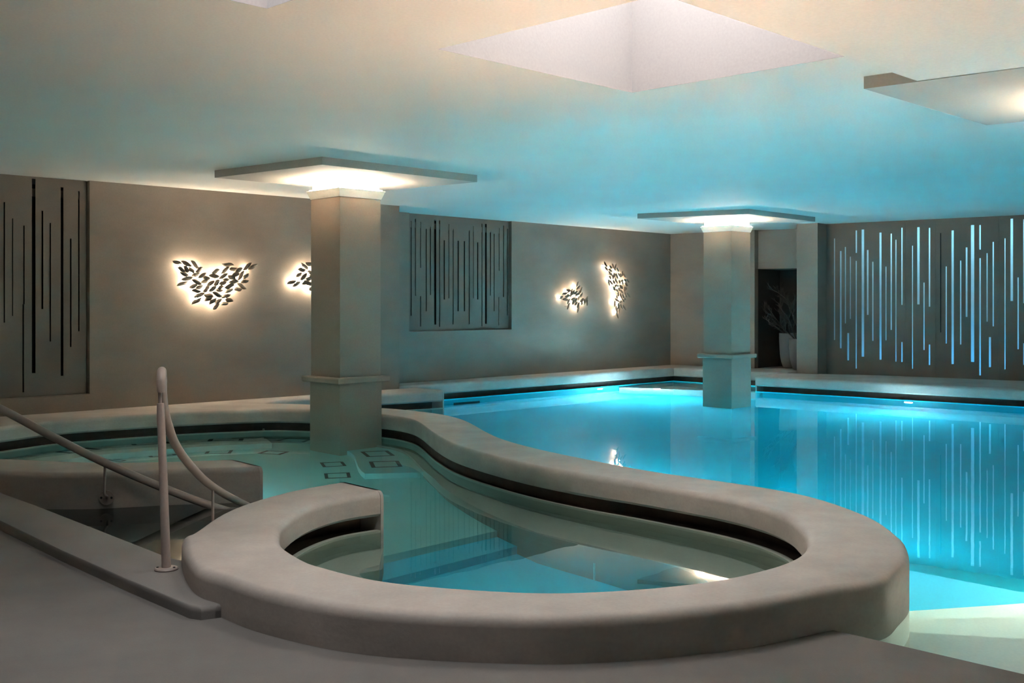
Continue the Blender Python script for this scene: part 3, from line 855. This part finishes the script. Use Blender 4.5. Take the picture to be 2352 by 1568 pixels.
# unseen channel added on the near bench to light the ceiling through the water
ia, ib = 6 * 9 + 3, 6 * 14 + 3
cA, cB = toward(RI, 0.06)[ia:ib], toward(RI, 0.34)[ia:ib]
root = thing('underwater_fill_channel', (cA[20].x, cA[20].y, BZ), 'added underwater fill channel under the near rim of the spa, hidden by the ring', 'pool lamp')
def ribbon(A, B, z0, z1):
    mb = MB()
    for i in range(len(A) - 1):
        mb.hexa([(p.x, p.y, z) for z in (z0, z1) for p in (A[i], A[i + 1], B[i + 1], B[i])])
    return mb
ribbon(cA, cB, BZ + .001, BZ + .03).build('channel', M_BEZEL, root)
ribbon(toward(RI, 0.08)[ia:ib], toward(RI, 0.32)[ia:ib], BZ + .031, BZ + .034).build('diffuser', M_LENS, root)
for d0, d1 in ((.072, .08),):
    ribbon(toward(RI, d0)[ia:ib], toward(RI, d1)[ia:ib], BZ + .03, BZ + .16).build('side_rail', M_POST, root)
lA, lB = toward(RI, 0.08), toward(RI, 0.32)
for i in range(ia, ib, 2):
    d = (lA[i + 1] - lA[i]).normalized() * .003
    a, b = lA[i], lB[i]
    MB().hexa([(p.x, p.y, z) for z in (BZ + .036, BZ + .16) for p in (a - d, a + d, b + d, b - d)]).build('louvre', M_POST, root)

M_LAMPG = emitter('spa_fill_lamp_lens', (0.80, 0.97, 1.0), LAMP_E * .145)  # for a hidden lamp added to brighten the upper spa floor
lamp(Vector((-2.9, 8.93, -.60)), Vector((0.05, 1)), 'added spa fill lamp on the hidden far side of the squared wall end', r=.06, mat=M_LAMPG)

def grille(corners, dep, label, name='air_grille', cat='grille'):
    """dark frame: two thick short sides and two thin long sides, laid on the basin surface"""
    c = [W2(*q, dep) for q in corners]
    m = sum(c, Vector((0, 0))) / 4
    root = thing(name, (m.x, m.y, -dep), label, cat, 'dark framed air grilles under water')
    a, b, cc, d = c
    def bar(p, q, r, s, nm):
        MB().prism([p, q, r, s], -dep, -dep + .012).build(nm, M_GRILLE, root)
    k = .13; e = .07
    bar(a, a.lerp(b, k), d.lerp(cc, k), d, 'end_slot')
    bar(b.lerp(a, k), b, cc, cc.lerp(d, k), 'end_slot')
    bar(a.lerp(b, k), b.lerp(a, k), b.lerp(a, k).lerp(cc.lerp(d, k), e), a.lerp(b, k).lerp(d.lerp(cc, k), e), 'side_slot')
    bar(d.lerp(cc, k), cc.lerp(d, k), cc.lerp(d, k).lerp(b.lerp(a, k), e), d.lerp(cc, k).lerp(a.lerp(b, k), e), 'side_slot')
def g6(*q): return [z6(x, y) for x, y in q]
def g5(*q): return [(x / 3.136, 880 + y / 3.136) for x, y in q]
grille(g6((320, 1308), (632, 1295), (682, 1350), (365, 1368)), .9, 'dark air grille on the spa floor left of the column, the far one of two')
grille(g6((378, 1455), (720, 1440), (742, 1508), (392, 1522)), .9, 'dark air grille on the spa floor left of the column, the near one of two')
grille(g6((868, 1160), (1240, 1145), (1335, 1212), (957, 1230)), .62, 'dark air grille on the raised platform by the column, the far one')
grille(g6((982, 1295), (1385, 1282), (1438, 1360), (1022, 1376)), .62, 'dark air grille on the raised platform by the column, the near one')
grille(g5((1510, 398), (1760, 392), (1748, 415), (1492, 418)), .5, 'air grille on the far bench, second left of the column')
grille(g5((2060, 396), (2245, 404), (2190, 426), (1975, 415)), .5, 'air grille on the far bench, touching the column reflection')
grille(g5((920, 430), (1190, 418), (1228, 430), (955, 446)), .5, 'air grille on the far bench, just left of the handrail post')
grille(g5((395, 495), (620, 465), (735, 475), (500, 505)), .5, 'air grille on the far bench, crossed by the bracketed handrail')
grille(g5((1495, 485), (1680, 482), (1662, 505), (1472, 507)), .9, 'air grille on the spa floor behind the squared wall end, middle one')
grille(g5((1920, 485), (2085, 493), (2018, 515), (1855, 505)), .9, 'air grille on the spa floor behind the squared wall end, right one')
grille(g5((1048, 515), (1245, 500), (1278, 518), (1080, 533)), .9, 'air grille on the spa floor crossed by the handrail post')
grille(g5((770, 552), (810, 545), (912, 556), (870, 566)), .9, 'air grille on the spa floor, half cut off by the squared wall')
# drain grate on the far bench riser
D = [W(*q, .55) for q in g5((840, 492), (1045, 475))]
root = thing('drain_grate', D[0].lerp(D[1], .5), 'barred drain grate under water in front of the far spa bench', 'grate')
for k in range(16):
    q = D[0].lerp(D[1], k / 15)
    nn_ = Vector((D[1].y - D[0].y, -(D[1].x - D[0].x), 0)).normalized()
    p0 = q - nn_ * 0.0; wd = (D[1] - D[0]).normalized() * .012
    MB().hexa([p0 - wd + Vector((0, 0, -.15)), p0 + wd + Vector((0, 0, -.15)), p0 + wd + nn_ * .012 + Vector((0, 0, -.15)), p0 - wd + nn_ * .012 + Vector((0, 0, -.15)),
               p0 - wd + Vector((0, 0, .03)), p0 + wd + Vector((0, 0, .03)), p0 + wd + nn_ * .012 + Vector((0, 0, .03)), p0 - wd + nn_ * .012 + Vector((0, 0, .03))]).build('bar', M_GRILLE, root)
# dark plate on the back pool wall
q = [under_plane(x, y, bB0, bB1) for x, y in ((1042, 931), (1101, 926), (1101, 920), (1042, 925))]
n3 = Vector((nB.x, nB.y, 0)) * .01
MBq = MB(); MBq.hexa([q[0], q[1], q[1] + n3, q[0] + n3, q[3], q[2], q[2] + n3, q[3] + n3])
tag(MBq.build('suction_grille', M_GRILLE), 'dark rectangular plate under water on the back pool wall', 'grille')

# ------------------------------------------------------------------ handrails
b0 = P(382, 1308, CURB)
root = thing('handrail', (b0.x, b0.y, CURB), 'hooked handrail on a post and round base plate by the spa entry', 'handrail')
mb = MB(); mb.lathe([(.058, 0), (.060, .006), (.056, .012), (.035, .014)], (b0.x, b0.y, CURB), 28)
mb.build('base_plate', M_RAIL, root, smooth=40)
for sx in (-.043, .043):
    mb = MB(); mb.lathe([(.007, 0.012), (.007, .0165), (.003, .018)], (b0.x + sx, b0.y - .008, CURB), 10); mb.build('screw', M_GRILLE, root)
yb = b0.y
def at_y(px, py, y): return Vector(((px - CX) * y / F, y, EYE - (py - HY) / F * y))
mb = MB(); mb.tube([(b0.x, b0.y, CURB + .01), at_y(376, 1120, yb), at_y(369, 940, yb), at_y(368.5, 926, yb)], [.0235, .0215, .0200, .018], 20)
mb.build('post', M_RAIL, root, smooth=40)
mb = MB(); mb.tube([at_y(368.5, 930, yb), at_y(368.5, 895, yb)], .008, 10); mb.build('connector', M_RAIL, root, smooth=40)
rail = []
tip = at_y(370, 900, yb - .005)
rail.append(tip)
ctr = tip + Vector((0, .06, .05))
for k in range(0, 11):
    a = math.pi - math.pi * k / 10
    yy = ctr.y + .062 * math.cos(a)
    rail.append(Vector((tip.x * yy / tip.y + .0008 * k, yy, ctr.z + .055 * math.sin(a))))
for px, py, y in ((373.5, 905, 5.755), (376, 930, 5.765), (380, 953, 5.785), (387, 978, 5.82), (398, 1010, 5.88), (415, 1040, 5.98), (440, 1072, 6.14), (470, 1103, 6.38), (505, 1128, 6.66), (545, 1150, 7.05), (590, 1172, 7.5), (620, 1190, 7.8)):
    rail.append(at_y(px, py, y))
rail = catmull(rail, 4)
mb = MB(); mb.tube(rail, [.0235 if i > 2 else .0195 + .0015 * i for i in range(len(rail))], 18); mb.build('rail', M_RAIL, root, smooth=60)
mb = MB(); p0 = at_y(489, 1118, 6.52); mb.tube([p0, Vector((p0.x, p0.y, 0.25)), Vector((p0.x - .0, p0.y, -.36))], .0085, 10); mb.build('support_rod', M_RAIL, root, smooth=40)

FL = at_y(246, 1142, 8.105)
root = thing('handrail', FL, 'straight sloping handrail bracketed to the wall left of the entry', 'handrail')
ra = [at_y(-260, 835, 7.9), at_y(-120, 888, 7.95), at_y(0, 938, 7.98), at_y(120, 1002, 7.99), at_y(242, 1063, 8.0), at_y(370, 1118, 8.06), at_y(490, 1163, 8.14), at_y(600, 1195, 8.2)]
mb = MB(); mb.tube(catmull(ra, 5), .030, 16); mb.build('rail', M_RAIL, root, smooth=60)
mb = MB(); t0 = at_y(241, 1068, 8.0); t1 = at_y(240, 1132, 8.0); mb.tube(catmull([t0, t0.lerp(t1, .5), t1, t1 + Vector((.01, .02, -.025)), FL], 4), .0095, 10); mb.build('bracket_rod', M_RAIL, root, smooth=60)
mb = MB(); mb.disc(FL + Vector((0, -.004, 0)), Vector((0.05, -1, 0)), .056, .054, .01, 28); mb.build('flange', M_RAIL, root, smooth=40)
for sx in (-.038, .038):
    mb = MB(); mb.disc(FL + Vector((sx, -.014, 0)), Vector((0, -1, 0)), .009, .008, .004, 10); mb.build('screw', M_GRILLE, root)

# ------------------------------------------------------------------ potted branches in the niche
def potted(c, r, h, label, seed, lean):
    c = Vector((c.x, c.y, COPE))
    root = thing('potted_branches', c, label, 'potted plant', 'tall pale pots in the niche')
    prof = [(r * .45, 0), (r * .62, .02), (r * .78, h * .18), (r * .92, h * .4), (r * .99, h * .75), (r, h), (r * .93, h), (r * .9, h - .05), (r * .3, h - .06)]
    mb = MB(); mb.lathe(prof, c, 32); mb.build('pot', M_POT, root, smooth=40)
    R = random.Random(seed); mb = MB()
    def grow(p, d, ln, rad, lev):
        pts = [p]; n = 5
        for k in range(n):
            d = (d + Vector((R.uniform(-.25, .25), R.uniform(-.25, .25), R.uniform(-.12, .16)))).normalized()
            p = p + d * (ln / n); pts.append(p)
            if lev < 3 and k > 0:
                for _ in range(R.choice((1, 1, 2))):
                    e = (d + Vector((R.uniform(-.9, .9), R.uniform(-.6, .6), R.uniform(-.3, .8)))).normalized()
                    grow(p, e, ln * R.uniform(.35, .55), rad * .6, lev + 1)
        mb.tube(pts, [rad * (1 - .6 * i / n) for i in range(n + 1)], 5)
    for d, ln in lean:
        grow(c + Vector((d[0] * .05, d[1] * .05, h - .06)), Vector(d).normalized(), ln, .016, 0)
    mb.build('branches', M_TWIG, root)
potted(P(1813, 845), .20, .69, 'taller pale pot of bare branches at the back of the dark niche', 3, [((-.4, -.15, .8), .5), ((-.8, -.2, .35), .28)])
potted(P(1836, 849), .20, .60, 'shorter pale pot of bare branches beside the pillar of the niche', 5, [((-.55, 0, .8), .6), ((-.7, .1, .5), .5), ((.1, 0, 1), .85)])
